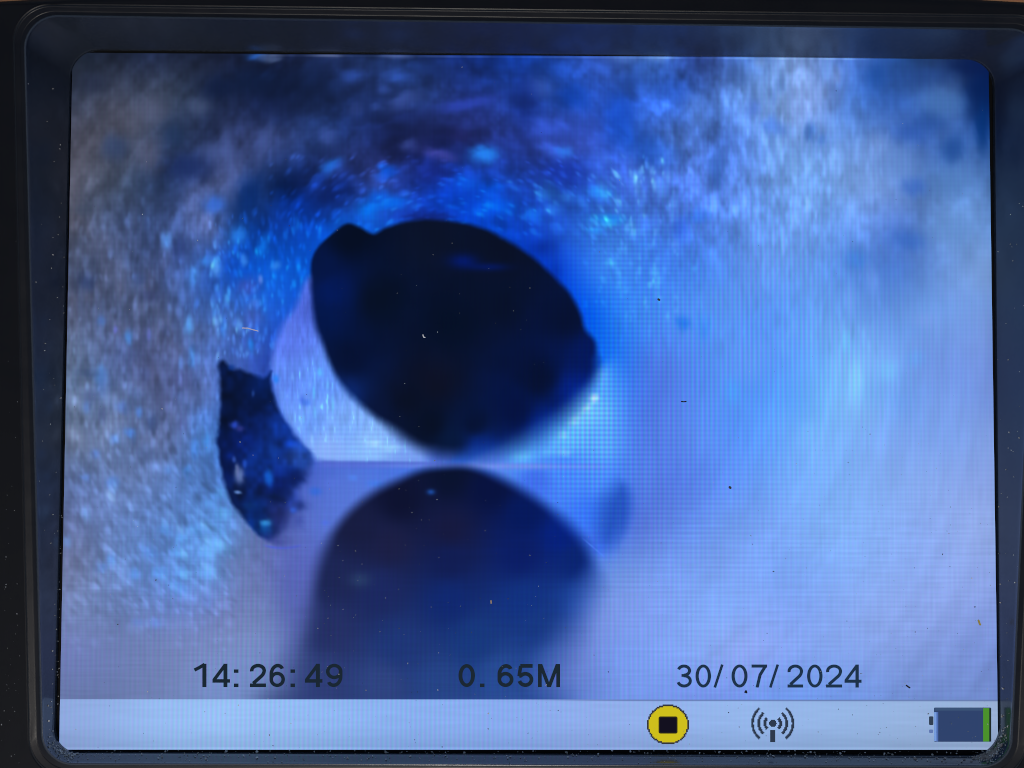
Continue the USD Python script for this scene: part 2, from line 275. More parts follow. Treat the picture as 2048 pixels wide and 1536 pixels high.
BLOBS = """
967 309 28 17 35,140,255 .95|662 331 22 10 30,120,240 .9 -35|632 361 26 10 25,75,200 .8 -35|776 345 18 15 0,85,225 .85|737 418 20 18 0,120,250 .9|785 409 26 15 0,110,245 .85 -15|758 396 24 18 0,95,235 .7
703 151 25 14 45,80,170 .8|767 179 14 9 50,80,165 .8|808 202 34 17 60,85,165 .8 -20|753 215 13 9 50,80,165 .8|712 217 14 14 45,68,140 .8|657 272 20 16 55,80,155 .8|819 290 18 13 65,85,170 .8|792 111 30 6 70,90,150 .7|657 110 30 6 78,90,130 .7
935 208 58 12 45,70,185 .8 -14|876 309 32 12 75,80,185 .8 12|933 366 24 15 10,95,235 .8|983 377 25 15 0,85,230 .7|990 413 36 18 0,95,240 .8|930 400 60 40 0,62,200 .5
819 254 72 38 20,30,78 .65|917 270 26 18 30,35,95 .7|678 386 56 34 8,30,95 .85 -30|849 432 62 15 15,30,110 .8|560 220 60 40 18,32,75 .6|620 165 60 40 14,28,62 .6|870 345 34 22 20,35,120 .6
512 113 20 9 40,100,200 .9|541 117 22 8 80,100,145 .7|428 409 24 21 50,110,225 .85|398 211 24 17 65,80,115 .75|302 222 32 26 82,90,120 .75|265 240 30 30 80,84,105 .5|439 174 36 26 14,28,62 .8|512 165 52 32 12,28,62 .75|377 336 48 27 24,42,95 .8|348 268 24 26 32,55,95 .65|496 393 30 56 0,38,105 .8 20|229 295 28 30 45,65,105 .7|457 318 15 58 75,95,160 .7 -6|525 290 13 52 65,85,150 .7 20|185 165 30 22 38,46,72 .6|168 420 22 14 62,74,98 .6|300 310 24 34 82,84,108 .6|430 300 22 20 70,90,150 .5
1129 304 17 11 50,130,250 .9|1095 386 19 14 45,135,250 .9|1131 393 18 11 50,130,245 .9|1202 386 25 13 40,145,255 .9 8|1106 418 19 12 40,115,235 .85|1215 437 36 10 30,140,250 .8|1065 429 18 13 20,115,245 .85 20|1322 379 12 18 85,145,250 .8|1275 354 14 15 75,135,245 .8
1436 345 18 42 50,95,180 .75|1240 238 36 60 15,70,185 .7|1145 199 27 26 8,55,155 .75|1259 167 26 17 35,75,165 .75|1127 347 52 32 20,48,158 .75|1074 174 30 24 55,90,180 .75|1050 200 30 60 15,40,130 .6|1300 300 60 34 20,85,205 .55 20|1340 180 40 26 40,88,195 .6|1395 225 26 40 85,130,215 .6 -10|1255 112 40 12 80,120,200 .7|1320 112 30 12 100,140,205 .7|1130 260 60 28 50,85,205 .6
1619 264 12 15 50,100,185 .85 20|1644 280 10 14 65,115,200 .7|1826 372 26 20 55,100,190 .8|1907 299 27 32 30,75,150 .8|1820 266 36 24 45,88,175 .75|1861 242 36 24 35,75,150 .7|1817 478 36 22 55,105,195 .85|1752 152 26 26 28,75,155 .75|1956 185 30 62 2,30,85 .85|1967 253 14 52 0,45,110 .8|1885 207 46 28 65,110,175 .75|1758 296 24 26 115,150,215 .6|1793 329 46 44 97,138,207 .8|1907 361 46 36 80,125,190 .7|1902 456 56 34 97,142,208 .8|1508 218 14 20 75,115,215 .7|1540 253 16 16 75,125,225 .75|1555 262 20 16 80,130,225 .7|1850 150 60 22 35,70,140 .6|1950 130 60 20 6,28,80 .8
1610 200 10 22 130,165,230 .6|1580 190 8 26 120,158,232 .6|1560 170 12 16 85,130,210 .5|1545 195 7 18 85,125,205 .5|1640 185 10 24 125,160,228 .6|1670 150 12 16 120,150,215 .6|1600 215 20 34 125,160,235 .5|1650 140 10 20 95,140,210 .5|1520 125 12 12 120,155,215 .6
332 480 12 19 85,145,230 .9|475 469 17 19 40,135,250 .85|414 519 12 12 60,140,245 .85|434 537 10 17 85,160,250 .9|387 553 11 22 75,150,250 .9 10|487 521 8 12 60,140,245 .8|523 492 11 24 10,120,240 .8 20|551 530 8 11 60,145,245 .7 30|377 651 9 17 90,165,250 .95|478 651 7 14 90,155,240 .85|428 619 5 20 70,140,240 .7|259 674 9 14 75,145,235 .9|200 747 10 18 95,160,245 .9|384 712 8 20 70,145,240 .9|361 728 6 16 100,145,235 .85|512 608 8 9 70,130,240 .8|393 608 5 13 70,130,240 .7 15|503 692 6 15 20,125,235 .8|521 560 5 9 110,150,245 .8|232 662 5 8 110,120,225 .7|202 642 8 12 75,115,190 .7|298 669 5 11 100,115,210 .7|398 720 6 12 100,150,240 .7|447 655 8 20 30,110,220 .5
357 498 13 23 45,65,125 .8 12|172 564 19 17 50,68,115 .75|496 576 24 20 60,75,165 .65|505 635 20 25 60,85,170 .65|300 590 18 14 60,72,120 .7|289 749 15 18 65,78,125 .75|180 745 28 10 55,75,115 .6|160 600 8 30 75,95,140 .4|490 700 40 14 55,95,185 .6|280 560 12 14 55,75,125 .6|330 660 10 14 62,80,130 .5
168 1033 10 15 130,170,240 .85|365 1079 13 13 100,170,255 .85|436 1090 15 15 110,180,255 .85|354 1104 13 11 100,170,255 .85 35|414 1107 14 11 105,175,255 .8 30|223 1120 10 15 100,155,240 .8|270 1148 11 13 95,155,245 .75|316 1148 15 13 95,160,250 .8 30|360 1145 15 12 95,165,255 .8 35|412 1148 17 12 110,175,255 .8 30|354 1175 24 13 95,160,250 .7 30|133 1082 9 14 115,155,225 .7|447 1027 18 14 95,170,250 .75|313 1246 13 11 110,150,240 .7|275 1246 12 10 108,145,230 .6|237 1197 32 20 95,115,165 .6|390 1060 14 10 90,160,250 .6 35|330 1060 12 9 85,155,245 .6|300 1105 18 12 85,145,240 .5 30|440 1060 16 9 100,170,252 .6 40|200 1135 14 10 92,145,235 .6|415 1200 10 20 105,140,225 .5|435 1175 10 16 108,140,215 .5|470 1130 26 26 102,122,180 .55|500 1180 30 30 105,122,178 .5
260 864 10 10 80,140,240 .85|228 880 10 9 95,145,230 .8|278 823 7 13 85,140,235 .75|173 812 8 12 95,135,215 .7|374 939 8 10 80,150,245 .8|412 880 7 15 70,150,245 .8|390 896 9 21 75,140,240 .8|169 953 9 8 105,150,240 .75|226 967 11 14 95,150,245 .75|191 907 10 9 95,140,235 .7|169 1030 9 11 120,165,240 .7|440 985 16 14 90,165,252 .7|420 1005 12 10 95,165,250 .6|335 940 8 10 90,150,240 .6|246 815 14 12 85,130,225 .6|205 765 10 30 95,140,230 .5|420 838 6 10 100,150,245 .6
182 860 15 32 95,110,148 .7|289 912 15 20 75,95,142 .7|302 845 10 14 60,85,145 .6|330 800 20 26 82,92,140 .5|360 760 24 20 75,85,140 .5|180 790 16 16 75,95,150 .5|205 830 10 16 72,90,140 .6|365 850 10 20 75,88,150 .5
1217 446 17 8 45,165,255 .9|1190 460 17 7 45,150,255 .85|1224 526 14 8 65,165,250 .85|1309 546 9 10 80,170,255 .9|1315 564 9 12 80,170,255 .85|1388 537 6 7 75,155,250 .85|1407 656 14 24 60,140,250 .75|1363 460 15 26 45,95,215 .75|1368 649 14 15 20,110,230 .7|1397 435 24 14 40,105,220 .6|1349 487 8 9 85,145,250 .7|1287 490 9 9 60,140,250 .6
1715 517 22 20 65,130,225 .75|1712 762 14 40 135,208,255 .8|1776 741 18 20 117,188,250 .8|1829 716 20 18 100,160,240 .7|1694 681 10 22 112,190,255 .75|1466 782 15 24 75,160,255 .7|1640 790 12 40 110,180,255 .45|1700 600 10 30 120,170,250 .4|1745 560 12 30 118,160,240 .4|1620 860 14 30 120,185,255 .45 15|1510 720 12 40 95,160,252 .4|1850 640 22 14 125,160,238 .4|1905 590 24 14 120,158,235 .35
"""
for it in BLOBS.replace('\n', '|').split('|'):
    w = it.split()
    if not w: continue
    blob(float(w[0]), float(w[1]), float(w[2]), float(w[3]), [float(v) for v in w[4].split(',')], float(w[5]), float(w[6]) if len(w) > 6 else 0.0)
# many small glints and pits strewn over the rough wall, laid along its rings
rng = np.random.default_rng(7)
def strew(n, x0, x1, y0, y1, rx, ry, gain, a, keep=lambda x, y: True):
    for _ in range(n):
        x, y = rng.uniform(x0, x1), rng.uniform(y0, y1)
        if not keep(x, y): continue
        i = min(NY - 1, np.searchsorted(Y[:, NX // 2], y)); j = min(NX - 1, np.searchsorted(X[NY // 2], x))
        g = gain * rng.uniform(0.75, 1.25)
        s = rng.uniform(0.6, 1.3)
        c = P[i, j]
        c2_ = c * math.exp(g) + (np.array([4, 16, 34]) * max(g, 0))
        ang = math.degrees(math.atan2(y - HY, x - HX)) if not (x < 640 and 430 < y < 900) and not x > 1250 else rng.normal(0, 6)
        blob(x, y, rx * s, ry * s, np.clip(c2_, 0, 255), a, ang, 1.2)
noth = lambda x, y: not (560 < x < 1250 and 420 < y < 1400)
strew(330, 130, 450, 430, 1060, 5, 10, 0.22, .5)
strew(230, 130, 450, 430, 1060, 6, 12, -0.22, .5)
strew(120, 430, 620, 430, 720, 4, 10, 0.26, .5)
strew(110, 140, 470, 1040, 1300, 6, 8, 0.10, .5)
strew(110, 560, 1350, 320, 470, 7, 13, 0.30, .45)
strew(200, 540, 1330, 310, 470, 4, 8, 0.42, .5)
strew(150, 420, 640, 420, 720, 3.5, 8, 0.42, .55)
strew(90, 1170, 1360, 400, 640, 4, 7, 0.20, .55)
strew(220, 140, 470, 930, 1230, 5, 9, 0.15, .55)
strew(160, 140, 470, 930, 1230, 5, 10, -0.12, .5)
strew(50, 520, 1300, 130, 360, 11, 20, 0.28, .4)
strew(60, 520, 1300, 130, 460, 13, 24, -0.28, .4)
strew(200, 1220, 1780, 260, 700, 4, 15, 0.06, .5)
strew(200, 1220, 1780, 260, 700, 4, 15, -0.07, .5)
strew(90, 1450, 1720, 120, 330, 6, 17, 0.09, .5)
strew(90, 1450, 1720, 120, 330, 6, 17, -0.14, .5)
# signed distance of the grid to an outline (positive inside), wobbling a little

def spline(pts, n=6, closed=True):
    p = np.asarray(pts, float); out = []
    m = len(p)
    for i in range(m if closed else m - 1):
        a, b, c, d = (p[(i - 1) % m], p[i], p[(i + 1) % m], p[(i + 2) % m]) if closed else (p[max(i - 1, 0)], p[i], p[i + 1], p[min(i + 2, m - 1)])
        for t in np.linspace(0, 1, n, endpoint=False):
            out.append(0.5 * (2 * b + (c - a) * t + (2 * a - 5 * b + 4 * c - d) * t * t + (3 * b - a - 3 * c + d) * t ** 3))
    return np.array(out)
def sdf(poly, x=None, y=None, margin=130):
    x = X if x is None else x; y = Y if y is None else y
    out = np.full(x.shape, -1e3)
    lo, hi = poly.min(0) - margin, poly.max(0) + margin
    m = (x > lo[0]) & (x < hi[0]) & (y > lo[1]) & (y < hi[1])
    px, py = x[m].astype(np.float32), y[m].astype(np.float32)
    d2 = np.full(px.shape, 1e9, np.float32); ins = np.zeros(px.shape, bool)
    for a, b in zip(poly.astype(np.float32), np.roll(poly, -1, 0).astype(np.float32)):
        ex, ey = b - a; L = ex * ex + ey * ey + 1e-9
        t = np.clip(((px - a[0]) * ex + (py - a[1]) * ey) / L, 0, 1)
        d2 = np.minimum(d2, (px - a[0] - t * ex) ** 2 + (py - a[1] - t * ey) ** 2)
        if a[1] != b[1]:
            c = (a[1] > py) != (b[1] > py)
            ins ^= c & (px < (ex) * (py - a[1]) / (b[1] - a[1]) + a[0])
    d = np.sqrt(d2); out[m] = np.where(ins, d, -d)
    return out
def idw(points, power=3.0):
    """colour (or width) spread from a few given places"""
    num = 0; den = 0
    for x, y, c in points:
        w = 1.0 / (((X - x) ** 2 + (Y - y) ** 2) / 1e4 + 0.02) ** (power / 2)
        c = np.atleast_1d(np.asarray(c, float))
        num = num + w[..., None] * c; den = den + w
    return num / den[..., None]
def over(base, colour, k): return base * (1 - k[..., None]) + colour * k[..., None]
wob = fine_n * 1.4 + blob_n * 3

# pale inner face seen left and right under the opening
pale_l = spline([(616, 556), (590, 612), (566, 648), (548, 690), (541, 730), (545, 775), (562, 826), (592, 872), (620, 906), (652, 922), (760, 924), (900, 922), (900, 800), (720, 700), (660, 560)], 5)
d = sdf(pale_l)
k = smooth01((d + wob + 10) / np.where(Y > 900, 18, 22))
col = idw([(605, 610, (76, 104, 218)), (575, 680, (90, 122, 238)), (570, 760, (96, 138, 246)), (640, 760, (98, 148, 250)), (620, 840, (108, 158, 252)), (690, 850, (122, 172, 253)), (660, 900, (136, 176, 250)), (740, 890, (138, 188, 253)), (820, 908, (120, 160, 242)), (890, 915, (80, 115, 225))])
streak = plain_noise(5.0, 22, 71, 2)
col = col * np.exp(0.11 * streak * smooth01((900 - Y) / 60))[..., None] + (np.array([10, 60, 20]) * (np.clip(streak - 0.5, 0, 1) * 2.0)[..., None]) * smooth01((Y - 690) / 60)[..., None]
P = over(P, col, k)
for (bx, by, rx, ry, c, a) in [(750, 888, 15, 8, (165, 218, 255), .8), (783, 897, 20, 8, (150, 208, 255), .8), (706, 901, 14, 7, (130, 185, 255), .6), (628, 786, 3, 14, (95, 190, 255), .8), (640, 745, 5, 9, (90, 190, 255), .8),
                               (552, 757, 6, 9, (30, 130, 250), .8), (604, 800, 5, 9, (60, 100, 225), .6), (666, 812, 3, 16, (110, 200, 255), .8), (624, 880, 3, 10, (140, 195, 255), .8), (606, 838, 3, 8, (115, 190, 255), .7),
                               (585, 755, 3, 9, (110, 170, 255), .7), (612, 806, 10, 8, (40, 95, 220), .5), (655, 770, 3, 12, (105, 190, 255), .7), (630, 825, 3, 12, (105, 195, 255), .7), (565, 790, 4, 12, (105, 160, 252), .6)]:
    blob(bx, by, rx, ry, c, a, 0, 1.2)
pale_r = spline([(930, 930), (1010, 880), (1090, 828), (1150, 785), (1190, 740), (1225, 735), (1240, 800), (1246, 900), (1247, 975), (1240, 1040), (1205, 1110), (1160, 1080), (1060, 1000), (990, 950)], 5)
d = sdf(pale_r)
w_ = 22 + 60 * smooth01((X - 1195) / 40)
k = smooth01((d + wob * 0.5 + w_ * 0.42) / w_)
col = idw([(1200, 770, (80, 160, 252)), (1165, 820, (110, 190, 255)), (1130, 870, (95, 180, 255)), (1050, 905, (85, 165, 252)), (1210, 880, (90, 165, 255)), (1130, 940, (70, 135, 252)), (1220, 960, (75, 140, 252)), (1070, 960, (62, 110, 235)), (1180, 1030, (55, 118, 246)), (1225, 1040, (60, 120, 240)), (980, 935, (85, 130, 235)), (1190, 1090, (65, 115, 240))])
P = over(P, col, k)
for (bx, by, rx, ry, c, a, an) in [(1188, 797, 9, 9, (185, 232, 255), .85, 0), (1172, 817, 13, 7, (150, 218, 255), .85, -35), (1150, 840, 15, 8, (140, 212, 255), .8, -35), (1125, 868, 10, 8, (135, 210, 255), .7, -30), (1042, 911, 22, 10, (105, 195, 255), .7, -12), (1100, 905, 16, 8, (100, 190, 255), .5, 0), (1130, 905, 14, 8, (130, 205, 255), .5, 0)]:
    blob(bx, by, rx, ry, c, a, an, 1.2)
# lilac line along the invert of the pipe and the wall under it
k = smooth01((11 - np.abs(Y - 930 - (X - 640) * 0.006)) / 11) * smooth01((X - 625) / 30) * smooth01((1240 - X) / 60)
P = over(P, idw([(660, 927, (84, 106, 212)), (860, 930, (96, 124, 225)), (1000, 934, (112, 142, 235)), (1180, 936, (95, 140, 245))]), 0.8 * k)
k = smooth01((6 - np.abs(Y - 924 - (X - 640) * 0.008)) / 6) * smooth01((X - 630) / 20) * smooth01((900 - X) / 60)
P = over(P, np.array([68, 84, 188.0]), 0.4 * k)
for (bx, by, rx, ry, c, a) in [(705, 955, 9, 7, (80, 135, 245), .7), (630, 982, 12, 9, (40, 105, 225), .7), (750, 968, 18, 8, (60, 125, 240), .6), (652, 1046, 8, 6, (75, 110, 235), .6), (665, 965, 18, 10, (88, 118, 225), .5)]:
    blob(bx, by, rx, ry, c, a)

# dark crust of debris on the left
crust = spline([(448, 720), (460, 736), (478, 738), (498, 748), (522, 756), (534, 753), (543, 742), (541, 760), (553, 812), (580, 858), (606, 890), (626, 910), (628, 932), (614, 956), (602, 982), (608, 1006), (584, 1036), (563, 1066), (540, 1082), (516, 1070), (496, 1048), (474, 1020), (462, 1000), (450, 968), (442, 930), (437, 880), (439, 820), (441, 760), (438, 728)], 5)
d = sdf(crust)
ragged = 2.5 * plain_noise(13, 15, 131, 2) + 4 * blob_n
k = smooth01((d + ragged + 7) / (13 + 22 * smooth01((Y - 900) / 50) * smooth01((X - 530) / 50)))
col = idw([(450, 735, (4, 20, 62)), (470, 790, (4, 18, 55)), (530, 770, (4, 30, 92)), (446, 850, (3, 18, 58)), (500, 830, (5, 26, 84)), (560, 880, (10, 46, 134)), (480, 880, (6, 30, 105)), (602, 920, (34, 78, 180)), (450, 930, (4, 24, 84)), (520, 920, (8, 42, 124)), (560, 975, (5, 24, 88)), (585, 950, (6, 34, 110)), (470, 990, (6, 24, 72)), (510, 1020, (4, 28, 80)), (560, 1025, (24, 40, 110)), (525, 1055, (4, 38, 105)), (590, 1000, (30, 55, 145))], 4)
col = col * np.exp(0.42 * plain_noise(20, 24, 83, 2))[..., None]
P = over(P, col, k)
for (bx, by, rx, ry, c, a) in [(470, 850, 9, 8, (48, 85, 222), .85), (481, 858, 8, 6, (60, 62, 150), .6), (479, 952, 9, 17, (118, 140, 200), .85), (474, 940, 4, 12, (110, 125, 175), .6), (538, 956, 9, 15, (18, 105, 225), .85), (532, 1047, 11, 8, (60, 170, 248), .95), (532, 1058, 14, 10, (10, 95, 190), .6),
                               (476, 985, 6, 4, (120, 165, 240), .85), (586, 1020, 6, 7, (42, 88, 205), .8), (506, 785, 3, 7, (60, 110, 205), .7), (460, 735, 8, 7, (6, 48, 135), .7), (489, 928, 5, 8, (40, 90, 215), .7), (468, 920, 4, 7, (70, 110, 215), .6), (592, 960, 19, 13, (8, 28, 92), .7),
                               (546, 993, 14, 8, (4, 22, 60), .8), (500, 1012, 12, 8, (8, 48, 112), .6), (548, 905, 10, 14, (20, 75, 190), .4), (505, 778, 20, 20, (3, 26, 88), .4)]:
    blob(bx, by, rx, ry, c, a)
for (bx, by, rx, ry, c, a, an) in [(590, 958, 22, 13, (7, 26, 88), .8, -25), (570, 985, 18, 10, (8, 30, 95), .7, 10), (597, 1012, 17, 11, (14, 34, 104), .7, 0), (560, 1000, 18, 9, (5, 20, 62), .75, 0), (565, 1050, 22, 28, (30, 44, 118), .7, 15), (598, 1045, 12, 14, (52, 70, 160), .6, 0), (548, 1080, 24, 10, (48, 58, 140), .6, 20), (586, 1020, 6, 7, (46, 92, 212), .85, 0)]:
    blob(bx, by, rx, ry, c, a, an, 1.0)
k = smooth01((5 - np.abs(Y - 1096 - ((X - 565) / 28) ** 2 * -3)) / 6) * smooth01((X - 520) / 25) * smooth01((606 - X) / 12)
P = over(P, np.array([72, 92, 228.0]), 0.7 * k)

# soft blue shade right of the lower dark disc
d = sdf(spline([(1244, 962), (1262, 985), (1262, 1030), (1246, 1072), (1214, 1094), (1192, 1070), (1196, 1010), (1216, 975)], 5))
k = smooth01((d + np.where(X > 1240, 14, 26)) / np.where(X > 1240, 36, 66))
P = over(P, np.array([26, 72, 178.0]), 0.8 * k)

# the dark round body at the bottom
disc_pts = [(891, 934), (935, 934), (988, 950), (1050, 982), (1108, 1022), (1152, 1062), (1178, 1100), (1188, 1144), (1176, 1196), (1154, 1250), (1124, 1302), (1094, 1356), (1076, 1440), (565, 1440), (574, 1372), (588, 1318), (606, 1258), (620, 1196), (633, 1135), (652, 1088), (678, 1046), (712, 1010), (754, 980), (800, 958), (844, 940)]
disc = spline(disc_pts, 6)
d_disc = sdf(disc, margin=190)
soft = idw([(900, 930, 22), (1050, 985, 32), (1180, 1090, 40), (1160, 1190, 92), (1100, 1290, 120), (1040, 1390, 140), (700, 1020, 28), (630, 1150, 42), (610, 1250, 70), (590, 1350, 100), (590, 1400, 110)], 4)[..., 0]
k = smooth01((d_disc + soft * 0.55) / (soft * 1.15))
col = idw([(900, 955, (4, 14, 45)), (800, 1000, (8, 14, 46)), (980, 980, (2, 14, 62)), (720, 1060, (20, 26, 64)), (780, 1090, (24, 28, 68)), (900, 1060, (18, 22, 62)), (1050, 1030, (0, 22, 92)), (1120, 1070, (0, 30, 125)), (900, 1120, (12, 26, 82)), (1040, 1110, (4, 26, 100)), (1150, 1120, (4, 34, 112)), (680, 1160, (26, 36, 84)), (760, 1180, (24, 38, 96)), (900, 1200, (10, 38, 112)), (1050, 1200, (12, 48, 128)),
           (660, 1260, (34, 46, 100)), (800, 1290, (26, 52, 118)), (950, 1280, (18, 54, 124)), (1080, 1250, (18, 54, 130)), (1150, 1200, (22, 62, 148)), (1110, 1330, (40, 80, 160)), (640, 1350, (44, 60, 118)), (760, 1370, (44, 66, 128)), (880, 1370, (34, 66, 134)), (1000, 1350, (36, 74, 148))], 3)
for (bx, by, r, c) in [(862, 984, 8, (30, 90, 190)), (720, 1160, 22, (40, 62, 105))]:
    w = bump_at(bx, by, (r, r * .7))[..., None]; col = col * (1 - .75 * w) + np.array(c, float) * .75 * w
P = over(P, col, k)
k = smooth01((4 - np.abs((Y - 1096) - (X - 1188) * 0.85)) / 5) * smooth01((X - 1160) / 20) * smooth01((1216 - X) / 12)
P = over(P, np.array([78, 128, 245.0]), 0.75 * k)
# dim fringe left of the disc
k = bump_at(590, 1180, (42, 130)) * smooth01(-d_disc / 30 + 0.6)
P = over(P, np.array([80, 94, 178.0]), 0.55 * k)

# the black opening of the pipe
hole = spline([(623, 520), (640, 490), (669, 465), (690, 449), (706, 448), (726, 457), (747, 467), (768, 456), (799, 446), (833, 439), (861, 437), (890, 440), (930, 446), (971, 457), (1006, 474), (1040, 495), (1075, 520), (1110, 554), (1144, 592), (1163, 628), (1171, 657), (1190, 679), (1195, 704), (1194, 748), (1160, 806), (1112, 852), (1056, 886), (994, 907), (932, 916), (876, 912), (826, 890), (774, 854), (724, 813), (684, 773), (660, 732), (644, 690), (631, 655), (624, 614), (621, 562)], 6)
d_hole = sdf(hole)
soft = idw([(640, 490, 9), (750, 460, 12), (900, 445, 14), (1070, 520, 17), (1160, 620, 16), (1192, 690, 18), (1185, 735, 40), (1120, 785, 74), (1040, 840, 84), (960, 885, 66), (900, 905, 52), (830, 875, 40), (740, 810, 25), (660, 720, 20), (625, 600, 20)], 4)[..., 0]
k = smooth01((d_hole + wob * 0.6 + soft * 0.45) / soft)
col = idw([(760, 600, (2, 13, 36)), (900, 650, (1, 12, 36)), (1000, 600, (3, 14, 42)), (860, 480, (6, 16, 40)), (1000, 500, (5, 14, 38)), (1130, 640, (2, 14, 50)), (1180, 705, (0, 22, 92)), (1080, 760, (1, 13, 48)), (1150, 780, (0, 30, 124)), (1030, 820, (0, 15, 64)), (1090, 850, (0, 34, 130)), (950, 850, (1, 14, 48)), (860, 850, (2, 12, 36)), (960, 890, (4, 40, 130)), (820, 800, (4, 12, 34)), (700, 720, (1, 14, 50)), (655, 640, (0, 20, 72)), (665, 580, (0, 22, 84)), (640, 540, (1, 18, 64)), (700, 470, (1, 10, 32)), (870, 765, (8, 14, 36)), (760, 830, (4, 18, 55)), (900, 880, (2, 22, 60)), (690, 785, (6, 34, 100))], 3)
col = col * np.exp(0.10 * blob_n)[..., None]
w = np.clip(bump_at(926, 522, (28, 14)) + 0.75 * bump_at(978, 534, (38, 8)), 0, 1)[..., None]
col = col * (1 - .85 * w) + np.array([0, 24, 112.0]) * .85 * w
P = over(P, col, k)
k = bump_at(1085, 495, (34, 20)) + 0.7 * bump_at(1110, 545, (16, 26))
P = over(P, np.array([0, 26, 110.0]), np.clip(0.45 * k, 0, 1) * smooth01(-d_hole / 6 + 0.9))

# rows and columns of display cells: purple and cyan stripes that show more in some places than in others
def lattice(gx_, gy_, x, y, amp_v, amp_h):
    pv = 2 * math.pi * gx_ / 9.55; ph = 2 * math.pi * gy_ / 9.7
    v = np.cos(pv); v2 = np.cos(pv + 2.3); h = np.cos(ph)
    jit = 0.75 + 0.5 * meshkit.noise(np.stack([x / 14, y / 60, 0 * x], -1), 91)
    m = np.stack([1 + jit * amp_v * 1.15 * v + amp_h * 0.7 * h, 1 + jit * amp_v * 0.8 * v2 + amp_h * h, 1 + jit * amp_v * 0.35 * v + amp_h * 0.25 * h], -1)
    return m
def bm(x, y, x0, y0, rx, ry): return np.exp(-(((x - x0) / rx) ** 2 + ((y - y0) / ry) ** 2))
def amp_fields(x, y):
    av = 0.016 + 0.09 * bm(x, y, 1320, 760, 300, 330) + 0.07 * bm(x, y, 1180, 880, 120, 140) + 0.05 * bm(x, y, 1560, 560, 160, 220) + 0.05 * bm(x, y, 560, 1270, 380, 160) + 0.05 * bm(x, y, 1150, 1340, 350, 180) + 0.03 * bm(x, y, 1700, 750, 200, 200)
    ah = 0.010 + 0.07 * bm(x, y, 1190, 860, 110, 170) + 0.05 * bm(x, y, 1260, 560, 130, 160) + 0.035 * bm(x, y, 1330, 1030, 260, 180) + 0.03 * bm(x, y, 740, 890, 120, 40) + 0.012 * bm(x, y, 1750, 1150, 260, 260)
    return av, ah
av, ah = amp_fields(X, Y)
P = P * lattice(GX, GY, X, Y, av, ah)
hl = meshkit.noise(np.stack([X / 55, Y / 2.6, 0 * X], -1), 97) * 2 - 1            # faint broken lines across
P = P * (1 + 0.022 * hl * smooth01((Y - 900) / 200) + 0.018 * (meshkit.noise(np.stack([X / 2.8, Y / 55, 0 * X], -1), 99) * 2 - 1))[..., None]
# bright rim line of the picture along the top where the cells end, darker last row at the bottom
k = smooth01((3.0 - np.abs(gy[:, None] - HH + 3.0)) / 2.5) * smooth01((X - 470) / 80) * smooth01((1760 - X) / 60) * (0.35 + 0.65 * smooth01(blob_n + 0.5))
P = over(P, np.minimum(P * 1.08 + 45, 255), 0.5 * k)
P = np.clip(P, 0, 255)

# ------------------------------------------------------------------ display meshes
faces_q = (np.arange(NY - 1)[:, None] * NX + np.arange(NX - 1)[None]).ravel()
QUADS = np.stack([faces_q, faces_q + NX, faces_q + NX + 1, faces_q + 1], 1)
def grid_mesh(path, V, quads, colours, label=None, z=0.0):
    ids, inv = np.unique(quads, return_inverse=True)
    m = UsdGeom.Mesh.Define(stage, path)
    pts = V[ids].astype(np.float32)
    m.CreatePointsAttr(Vt.Vec3fArray.FromNumpy(np.ascontiguousarray(pts)))
    m.CreateFaceVertexCountsAttr(Vt.IntArray.FromNumpy(np.full(len(quads), 4, np.int32)))
    m.CreateFaceVertexIndicesAttr(Vt.IntArray.FromNumpy(inv.astype(np.int32).ravel()))
    m.CreateSubdivisionSchemeAttr('none')
    UsdGeom.PrimvarsAPI(m).CreatePrimvar('glow', T.Color3fArray, 'vertex').Set(Vt.Vec3fArray.FromNumpy(np.ascontiguousarray(lin(colours[ids]).astype(np.float32))))
    UsdShade.MaterialBindingAPI.Apply(m.GetPrim()).Bind(M_PIC)
    if label: tag(m, label)
    return m
V = np.stack([GX * U, GY * U, 0 * GX], -1).reshape(-1, 3); CL = P.reshape(-1, 3)
qh = (d_hole.ravel()[QUADS].mean(1) > -2); qd = (d_disc.ravel()[QUADS].mean(1) > -2) & ~qh; d_crust = sdf(crust); qc = (d_crust.ravel()[QUADS].mean(1) > 0) & ~qh & ~qd
SCR = MON + '/screen'
grid_mesh(SCR, V, QUADS[~(qh | qd | qc)], CL, 'lit blue picture of a rough pipe wall')
grid_mesh(SCR + '/dark_opening', V, QUADS[qh], CL, 'black pipe opening in the middle of the picture')
grid_mesh(SCR + '/round_shadow', V, QUADS[qd], CL, 'dark round shape below the pipe opening')
grid_mesh(SCR + '/dark_crust', V, QUADS[qc], CL, 'dark blue crust left of the pale pipe face')
